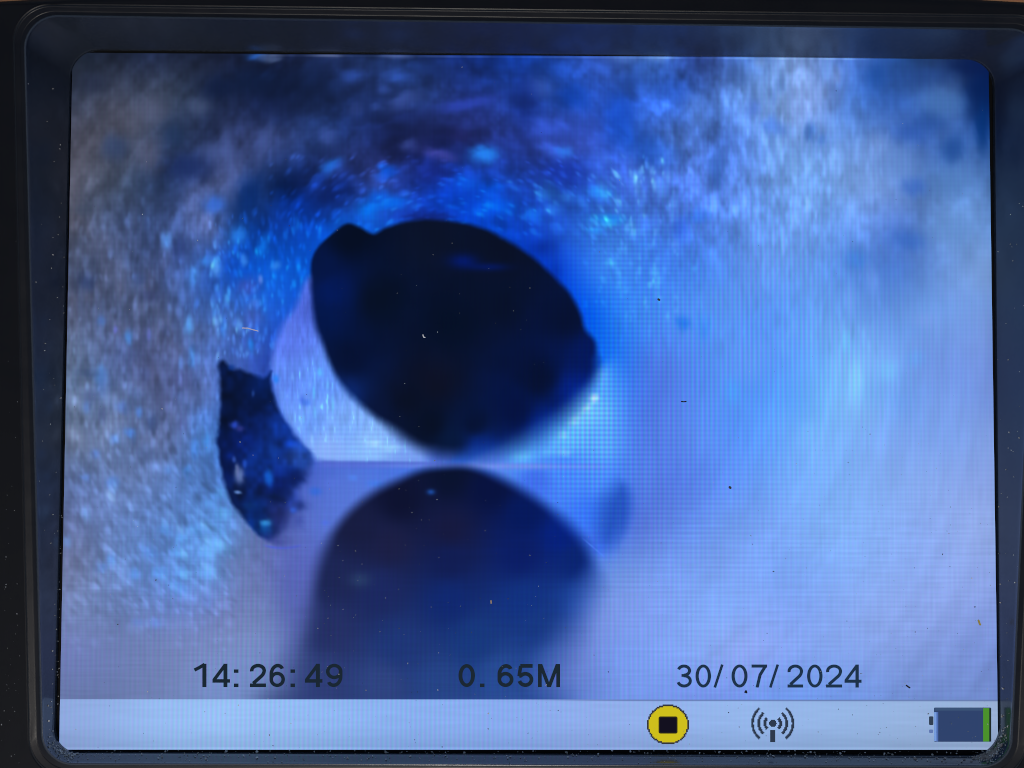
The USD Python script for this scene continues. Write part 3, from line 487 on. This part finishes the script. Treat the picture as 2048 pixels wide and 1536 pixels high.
# status bar
NB = 52
bx_, by_ = np.meshgrid(gx, np.linspace(ybar, -HH, NB))
BX, BY = to_pixel(np.stack([bx_, by_, 0 * bx_], -1))
bar_x = [118, 200, 320, 450, 600, 800, 1000, 1200, 1500, 1700, 1900, 1997]
bar_c = np.array([(142, 168, 222), (144, 174, 229), (150, 187, 241), (152, 192, 245), (145, 185, 242), (137, 176, 239), (135, 171, 239), (143, 173, 235), (149, 183, 236), (149, 181, 229), (151, 178, 219), (153, 175, 213)], float)
B = np.stack([np.interp(BX, bar_x, bar_c[:, k]) for k in range(3)], -1)
B *= (1 - 0.10 * smooth01((BY - 1440) / 70))[..., None]
B *= lattice(bx_, by_, BX, BY, 0.05 * np.exp(-((BX - 560) / 420) ** 2) + 0.03 * np.exp(-((BX - 1050) / 300) ** 2) + 0.008, 0.004)
B *= (1 + 0.02 * (meshkit.fbm(np.stack([BX / 60, BY / 5, 0 * BX], -1), 2, 3) * 2 - 1))[..., None]
k = smooth01((BX - 1000) / 300) * (BY < 1402.5); B = over(B, np.array([88, 108, 165.0]), 0.75 * k)
k = smooth01((BY - 1493) / 4); B = over(B, np.minimum(B * 1.06 + 6, 255), k)
fq = (np.arange(NB - 1)[:, None] * NX + np.arange(NX - 1)[None]).ravel()
grid_mesh(SCR + '/status_bar', np.stack([bx_ * U, by_ * U, 0 * bx_], -1).reshape(-1, 3), np.stack([fq, fq + NX, fq + NX + 1, fq + 1], 1), np.clip(B, 0, 255).reshape(-1, 3), 'pale blue status bar along the bottom of the screen')

# lettering and icons: thin films of their own just proud of the display
def film(shape, h=0.35):
    """a flat outline in drawing coordinates, laid on the display"""
    parts = []
    for g in getattr(shape, 'geoms', [shape]):
        if g.is_empty: continue
        m = trimesh.creation.extrude_polygon(g, 1.0, engine='earcut')
        v = on_plane(m.vertices[:, 0], m.vertices[:, 1], 0.0)
        v[:, 2] = np.where(m.vertices[:, 2] > 0.5, h, 0.12)
        f = m.faces[:, ::-1]
        parts.append(trimesh.Trimesh(v * U, f, process=False))
    return trimesh.util.concatenate(parts)
def stroke(pts, w=6.4, cap='flat'): return LineString(pts).buffer(w / 2, cap_style=cap, join_style='mitre' if cap == 'flat' else 'round')
def arc(cx_, cy_, rx, ry, a0, a1, n=22):
    t = np.radians(np.linspace(a0, a1, n)); return [(cx_ + rx * math.cos(q), cy_ + ry * math.sin(q)) for q in t]
def glyph(ch, x0, x1, y0, y1, w):
    """plain grotesque figures drawn as strokes, y down"""
    W, H = x1 - x0, y1 - y0; h = w / 2; l, r, t, b = x0 + h, x1 - h, y0 + h, y1 - h; cx_ = (x0 + x1) / 2
    if ch == '0':
        return Point(0, 0).buffer(1, 24) and affinity.scale(Point(cx_, (y0 + y1) / 2).buffer(1, 24), W / 2, H / 2).difference(affinity.scale(Point(cx_, (y0 + y1) / 2).buffer(1, 24), W / 2 - w * 1.05, H / 2 - w * 0.95))
    if ch == '1': return union_all([sbox(x1 - w * 1.15, y0, x1, y1), stroke([(x0, y0 + H * .27), (x0 + W * .38, y0 + H * .17), (x1 - w * .5, y0 + h * .3)], w * .95)])
    if ch == '2': return union_all([stroke(arc(cx_, y0 + H * .29, W / 2 - h, H * .29 - h, 170, 360) + arc(x0 + W * .02, y0 + H * .29, W * .98 - h, H * .40, 0, 38, 8) + [(l + w * .4, y1 - w)], w), sbox(x0, y1 - w, x1, y1)])
    if ch == '3': return union_all([stroke(arc(cx_ - W * .02, y0 + H * .265, W * .46 - h, H * .265 - h, 195, 450), w), stroke(arc(cx_ - W * .01, y0 + H * .71, W * .5 - h, H * .29 - h, -95, 165), w), stroke([(cx_ - w * .9, y0 + H * .475), (cx_ + 1, y0 + H * .475)], w * .9)])
    if ch == '4':
        xs = x0 + W * .74
        return union_all([sbox(xs - w * .55, y0, xs + w * .55, y1), stroke([(xs - w * .1, y0 + w * .35), (x0 + w * .45, y0 + H * .69)], w * .95), sbox(x0, y0 + H * .66, x1, y0 + H * .66 + w)]).intersection(sbox(x0, y0, x1, y1))
    if ch == '5': return union_all([sbox(x0 + W * .17, y0, x1 - W * .05, y0 + w), stroke([(x0 + W * .2, y0 + h), (x0 + W * .1, y0 + H * .53)], w * .95), stroke([(x0 + W * .1, y0 + H * .53)] + arc(cx_ - W * .01, y0 + H * .67, W * .5 - h, H * .33 - h, -140, 165), w)])
    if ch in '69':
        bowl = affinity.scale(Point(cx_, y0 + H * .67).buffer(1, 24), W / 2, H * .33).difference(affinity.scale(Point(cx_, y0 + H * .67).buffer(1, 24), W / 2 - w, H * .33 - w * .95))
        s = union_all([bowl, stroke([(l, y0 + H * .69)] + arc(cx_ + W * .04, y0 + H * .46, W * .54 - h, H * .46 - h, 180, 268) + arc(cx_ + W * .03, y0 + H * .26, W * .42 - h, H * .26 - h, 272, 345), w)])
        return s if ch == '6' else affinity.rotate(s, 180, origin=(cx_, (y0 + y1) / 2))
    if ch == '7': return union_all([sbox(x0, y0, x1, y0 + w), stroke([(x1 - h, y0 + h), (x0 + W * .55, y0 + H * .45), (x0 + W * .36, y1)], w)]).intersection(sbox(x0, y0, x1, y1))
    if ch == '/': return stroke([(x1 - w * .4, y0), (x0 + w * .4, y1)], w * .85)
    if ch == 'M': return union_all([sbox(x0, y0, x0 + w, y1), sbox(x1 - w, y0, x1, y1), stroke([(x0 + w * .5, y0 - w * .3), (cx_, y1), (x1 - w * .5, y0 - w * .3)], w * .95)]).intersection(sbox(x0, y0, x1, y1))
    if ch == ':': return union_all([sbox(x0, y1 - 7, x1, y1), sbox(x0, y0 + H * .24, x1, y0 + H * .24 + 7)])
    if ch == '.': return sbox(x0, y1 - 7, x1, y1)
G_DARK = glow('lettering_dark', (22, 36, 48)); G_MID = glow('lettering_slate', (27, 48, 72))
READ = [('time_readout', G_DARK, 1327.5, 1374, 7.2, [('1', 389, 413), ('4', 425, 460), (':', 468, 477), ('2', 500, 532), ('6', 539, 570), (':', 581, 590), ('4', 610, 645), ('9', 652, 685)]),
        ('distance_readout', G_DARK, 1328, 1374, 7.6, [('0', 917, 950), ('.', 960, 969), ('6', 995, 1027), ('5', 1035, 1067), ('M', 1076, 1120)]),
        ('date_readout', G_MID, 1329, 1375, 6.2, [('3', 1353, 1384), ('0', 1391, 1422), ('/', 1427, 1447), ('0', 1463, 1495), ('7', 1503, 1534), ('/', 1538, 1558), ('2', 1575, 1606), ('0', 1614, 1645), ('2', 1652, 1684), ('4', 1689, 1723)])]
LBL = {'time_readout': 'dark lettering reading 14:26:49', 'distance_readout': 'dark lettering reading 0.65M', 'date_readout': 'dark lettering reading 30/07/2024'}
for name, mat, y0, y1, w, chars in READ:
    tag(obj(name, film(union_all([glyph(c, a, b, y0, y1, w).buffer(0) for c, a, b in chars])), mat, SCR), LBL[name])
def chunky(shape, cell=2.4):          # icons are built of display cells: step their outlines
    x0, y0, x1, y1 = shape.bounds; out = []
    for yy in np.arange(y0, y1, cell):
        row = shape.intersection(sbox(x0 - 1, yy + cell / 2 - .05, x1 + 1, yy + cell / 2 + .05))
        for g in getattr(row, 'geoms', [row]):
            if g.is_empty: continue
            a, _, b, _ = g.bounds
            a, b = x0 + round((a - x0) / cell) * cell, x0 + round((b - x0) / cell) * cell
            if b > a: out.append(sbox(a, yy, b, yy + cell))
    return union_all(out).buffer(0.3).buffer(-0.3)
def ell(x, y, rx, ry): return affinity.scale(Point(x, y).buffer(1, 32), rx, ry)
RX, RY = 1336, 1448.8
rec = tag(obj('record_icon', film(chunky(ell(RX, RY, 42, 40))), glow('icon_ring', (50, 52, 56)), SCR), 'round yellow record icon with a black square')
SC2 = SCR
# the icon's layers, each a hair above the one below
obj('record_disc', film(chunky(ell(RX, RY, 38.5, 36.5)), 0.6), glow('icon_yellow', (206, 190, 22)), SC2)
obj('record_square_edge', film(sbox(1317, 1432.5, 1355, 1467).buffer(-4).buffer(4), 0.8), glow('icon_olive', (48, 44, 20)), SC2)
obj('record_square', film(sbox(1319, 1434.5, 1353, 1465).buffer(-3).buffer(3), 1.0), glow('icon_black', (12, 8, 26)), SC2)
AX, AY = 1545.4, 1446.6
ant = [ell(AX, AY, 7.5, 7), sbox(1540.2, 1460, 1551, 1483.5)]
for r, wd, span in ((15.5, 6, 44), (28, 5.5, 48), (40.5, 5, 49)):
    for base in (0, 180): ant.append(stroke(arc(AX, AY, r, r * 0.98, base - span, base + span), wd))
tag(obj('antenna_icon', film(union_all([chunky(s, 2.0) for s in ant])), glow('icon_slate', (44, 56, 76)), SCR), 'dark antenna icon with radio waves on both sides')
tag(obj('battery_icon', film(sbox(1868, 1415, 1982, 1483.5).buffer(-2).buffer(2)), glow('battery_slate', (46, 66, 108)), SCR), 'dark battery icon with a green charge strip')
obj('battery_top', film(sbox(1870, 1415.5, 1965, 1421), 0.6), glow('battery_top_tone', (58, 82, 118)), SCR)
obj('battery_shine', film(sbox(1868, 1424, 1872.5, 1482), 0.6), glow('battery_shine_tone', (118, 156, 222)), SCR)
obj('battery_shine', film(sbox(1872.5, 1424, 1876, 1483), 0.6), glow('battery_shine_edge', (78, 108, 176)), SCR)
obj('charge_strip', film(sbox(1966, 1416, 1978, 1483), 0.6), glow('battery_green', (74, 146, 42)), SCR)
obj('battery_edge', film(sbox(1978, 1416.5, 1982, 1483), 0.6), glow('battery_edge_tone', (30, 42, 42)), SCR)
obj('battery_terminal', film(sbox(1858, 1432.5, 1866.5, 1450).buffer(-2).buffer(2)), glow('terminal_dark', (48, 62, 82)), SCR)
obj('battery_terminal', film(sbox(1858, 1459, 1866, 1466).buffer(-2).buffer(2)), glow('terminal_pale', (96, 120, 178)), SCR)

# ------------------------------------------------------------------ dust and grit
M_GRIT = usdkit.material(stage, '/World/Looks/grit', {'a': ('attribute', {'attribute': 'tone'}),
    'p': ('principled_bsdf', {'roughness': 0.85, 'specular_ior_level': 0.3})}, [('a.color', 'p.base_color')], surface='p.BSDF')
rg = np.random.default_rng(19)
ICO = trimesh.creation.icosahedron()
def crumb(c, r, flat=0.7):
    v = ICO.vertices * (rg.uniform(0.55, 1.25, (12, 1))) * r * np.array([rg.uniform(.7, 1.5), rg.uniform(.6, 1.1), flat])
    a = rg.uniform(0, 6.28); R_ = np.array([[math.cos(a), -math.sin(a), 0], [math.sin(a), math.cos(a), 0], [0, 0, 1]])
    return trimesh.Trimesh((v @ R_.T + c + [0, 0, r * 0.4]) * U, ICO.faces, process=False)
def heap(name, parts, mat, tones, label, cat):
    m = obj(name, trimesh.util.concatenate(parts), mat)
    t = np.repeat(tones, 12, axis=0).astype(np.float32)
    UsdGeom.PrimvarsAPI(m).CreatePrimvar('tone', T.Color3fArray, 'vertex').Set(Vt.Vec3fArray.FromNumpy(np.ascontiguousarray(t)))
    tag(m, label, cat, kind='stuff')
def tones(n, stops):
    x = rg.random(n); at = [a for a, _ in stops]
    return np.stack([np.interp(x, at, [c[k] for _, c in stops]) for k in range(3)], 1)
def on_bezel(u, v, t):
    """a point on the slope between rim (t=0) and display (t=1), nearest to the drawing position"""
    return None
r_out = r_in; NR = len(r_out)
def slope_point(idx, t):
    i = int(idx) % NR; f_ = idx - int(idx); j = (i + 1) % NR
    return lerp(lerp(r_out[i], r_out[j], f_), lerp(c0[i], c0[j], f_), t)
# index ranges of the rings: TL arc, top, TR arc, right, BR arc, bottom (right to left), BL arc, left (upwards)
STEP = NC + NE
bottom0, bl0, br0, left0, right0 = 2 * STEP + NC, 3 * STEP, 2 * STEP, 3 * STEP + NC, STEP + NC
parts = []
def put(idx, t, r):
    p = slope_point(idx, t); n = -p * [1, 1, 0]
    q = slope_point(idx + 0.2, t) - slope_point(idx - 0.2, t); w = np.array([-q[1], q[0], 0.0]); w /= np.linalg.norm(w) + 1e-9
    if w @ n < 0: w = -w
    parts.append(crumb(p + w * r * 0.45, r))
for _ in range(230): put(rg.uniform(bottom0, bl0), rg.beta(2.2, 1.1), rg.choice([0.8, 1.1, 1.5, 2.1], p=[.4, .3, .2, .1]))
for _ in range(260): put(np.clip(rg.normal(bl0 + 5, 5.5), bottom0 + 12, left0 + 2), rg.beta(2.0, 1.4), rg.choice([0.7, 1.0, 1.4, 1.9], p=[.4, .32, .2, .08]))
for _ in range(300): put(np.clip(rg.normal(br0 + 11, 6), right0 + NE - 3, bottom0 + 8), rg.beta(2.2, 1.3), rg.choice([0.8, 1.1, 1.5, 2.1], p=[.35, .35, .2, .1]))
for _ in range(46): put(rg.uniform(left0, left0 + NE), rg.beta(1.6, 1.0), rg.choice([0.7, 0.9, 1.2]))
for _ in range(46): put(rg.uniform(right0 + 4, br0), rg.uniform(0, 1), rg.choice([0.7, 0.9, 1.2]))
for _ in range(230):                                          # in the black gap under the display
    x = rg.uniform(130, 1985); parts.append(crumb(on_plane(x, rg.uniform(1501, 1511), -2.0), rg.choice([0.8, 1.2, 1.7, 2.4], p=[.42, .3, .2, .08])))
for _ in range(40):
    y = rg.uniform(1000, 1470); parts.append(crumb(on_plane(np.interp(y, [1000, 1470], [122, 113]) + rg.uniform(-4, 3), y, -2.0), rg.choice([0.7, 1.0])))
heap('grit', parts, M_GRIT, tones(len(parts), [(0.0, (0.3, 0.28, 0.23)), (0.35, (0.58, 0.55, 0.48)), (0.7, (0.82, 0.79, 0.72)), (1.0, (0.95, 0.94, 0.9))]), 'pale sandy grit caught in the bezel along the bottom edge of the screen', 'grit')
# brownish cake of dirt in the lower right corner of the bezel
M_CAKE = plastic('caked_dirt', (0.42, 0.37, 0.33), 0.9, 0.2, bump=0.6, scale=5000)
cake = []
for _ in range(150):
    i = np.clip(rg.normal(br0 + 12, 3.0), br0 + 3, bottom0 + 0.8); t = np.clip(rg.normal(0.66, 0.15), 0.3, 0.95)
    cake.append(crumb(slope_point(i, t) - [0, 0, 1.2], rg.uniform(1.8, 4.2), 0.35))
tag(obj('caked_dirt', trimesh.util.concatenate(cake), M_CAKE), 'brownish caked dirt in the lower right corner of the bezel beside the battery icon', 'dirt', kind='stuff')
# fine dust over glass and case
dust = []
def speck(x, y, r, h=0.3): dust.append(crumb(on_plane(x, y, h), r, 0.4))
for _ in range(400):
    x = rg.uniform(125, 1990); y = 1495 - 1370 * rg.beta(0.9, 2.0) if rg.random() < .75 else rg.uniform(120, 1495)
    if x < 146 - (y - 130) * 0.019: continue
    speck(x, y, rg.choice([0.5, 0.7, 1.0, 1.5], p=[.45, .32, .17, .06]))
for _ in range(95): speck(rg.uniform(640, 1120), rg.uniform(960, 1395), rg.choice([0.7, 0.95, 1.35], p=[.5, .38, .12]))
for _ in range(120): speck(rg.uniform(1600, 1985), rg.uniform(850, 1495), rg.choice([0.6, 0.85, 1.3], p=[.5, .35, .15]))
for _ in range(60): speck(rg.uniform(140, 1980), rg.uniform(1405, 1495), rg.choice([0.7, 1.0, 1.6], p=[.5, .35, .15]))
for _ in range(48):                                           # on the case at the left and bottom left
    x, y = rg.uniform(2, 40), 1530 - 1100 * rg.beta(0.8, 2.2); q = on_plane(x, y, RA, RB); dust.append(crumb(q, rg.choice([0.6, 0.9, 1.3], p=[.5, .35, .15]), .5))
heap('dust', dust, M_GRIT, tones(len(dust), [(0.0, (0.04, 0.04, 0.042)), (0.35, (0.12, 0.12, 0.12)), (0.65, (0.4, 0.4, 0.39)), (1.0, (0.85, 0.85, 0.83))]), 'fine dust specks scattered over the lit screen and the left of its frame', 'dust')
# bits large enough to tell apart
def fleck(name, pts, w, base, label, cat, th=1.0):
    mat = matte(name + '_tone', base)
    sh = LineString(pts).buffer(w / 2, cap_style='round', join_style='round', quad_segs=3)
    m = trimesh.creation.extrude_polygon(sh, 1.0, engine='earcut')
    v = on_plane(m.vertices[:, 0], m.vertices[:, 1], 0.3); v[:, 2] = np.where(m.vertices[:, 2] > .5, th + .3, .2)
    tag(obj(name, trimesh.Trimesh(v * U, m.faces[:, ::-1], process=False), mat), label, cat)
fleck('white_fleck', [(846, 670), (847.5, 674.5), (850, 675)], 2.1, (0.9, 0.9, 0.88), 'tiny white bent fleck lying on the black pipe opening', 'fleck')
fleck('lint_fibre', [(485, 656), (496, 656.5), (506, 659.5), (516, 662)], 1.8, (0.85, 0.76, 0.8), 'thin pale lint fibre on the screen above the dark crust', 'fibre')
fleck('yellow_speck', [(1957, 1241), (1958.5, 1246), (1960, 1249)], 3.6, (0.55, 0.42, 0.10), 'small yellow speck near the right edge of the screen', 'speck')
fleck('tan_speck', [(982, 1201.5), (982.5, 1206)], 3.2, (0.5, 0.36, 0.25), 'tan speck on the dark round shape low in the picture', 'speck')
fleck('grey_speck', [(1459.5, 974.5), (1460.5, 975.5)], 5.0, (0.06, 0.065, 0.06), 'round grey speck on the pale right half of the screen', 'speck')
fleck('dark_fibre', [(1363, 803), (1367, 803.4), (1372, 803)], 2.2, (0.015, 0.015, 0.02), 'short dark fibre lying level right of the pipe opening', 'fibre')
fleck('olive_speck', [(1316.5, 598.5), (1318.5, 600)], 4.0, (0.05, 0.055, 0.03), 'dark olive speck upper right of the pipe opening', 'speck')
fleck('black_speck', [(1490, 1384.5), (1492, 1381.5), (1493, 1385)], 3.0, (0.012, 0.012, 0.015), 'black three-cornered speck just under the date on the screen', 'speck')
fleck('dark_flake', [(1813, 1371), (1817, 1374), (1819, 1375)], 3.0, (0.02, 0.02, 0.02), 'dark slanting flake right of the date near the status bar', 'flake')
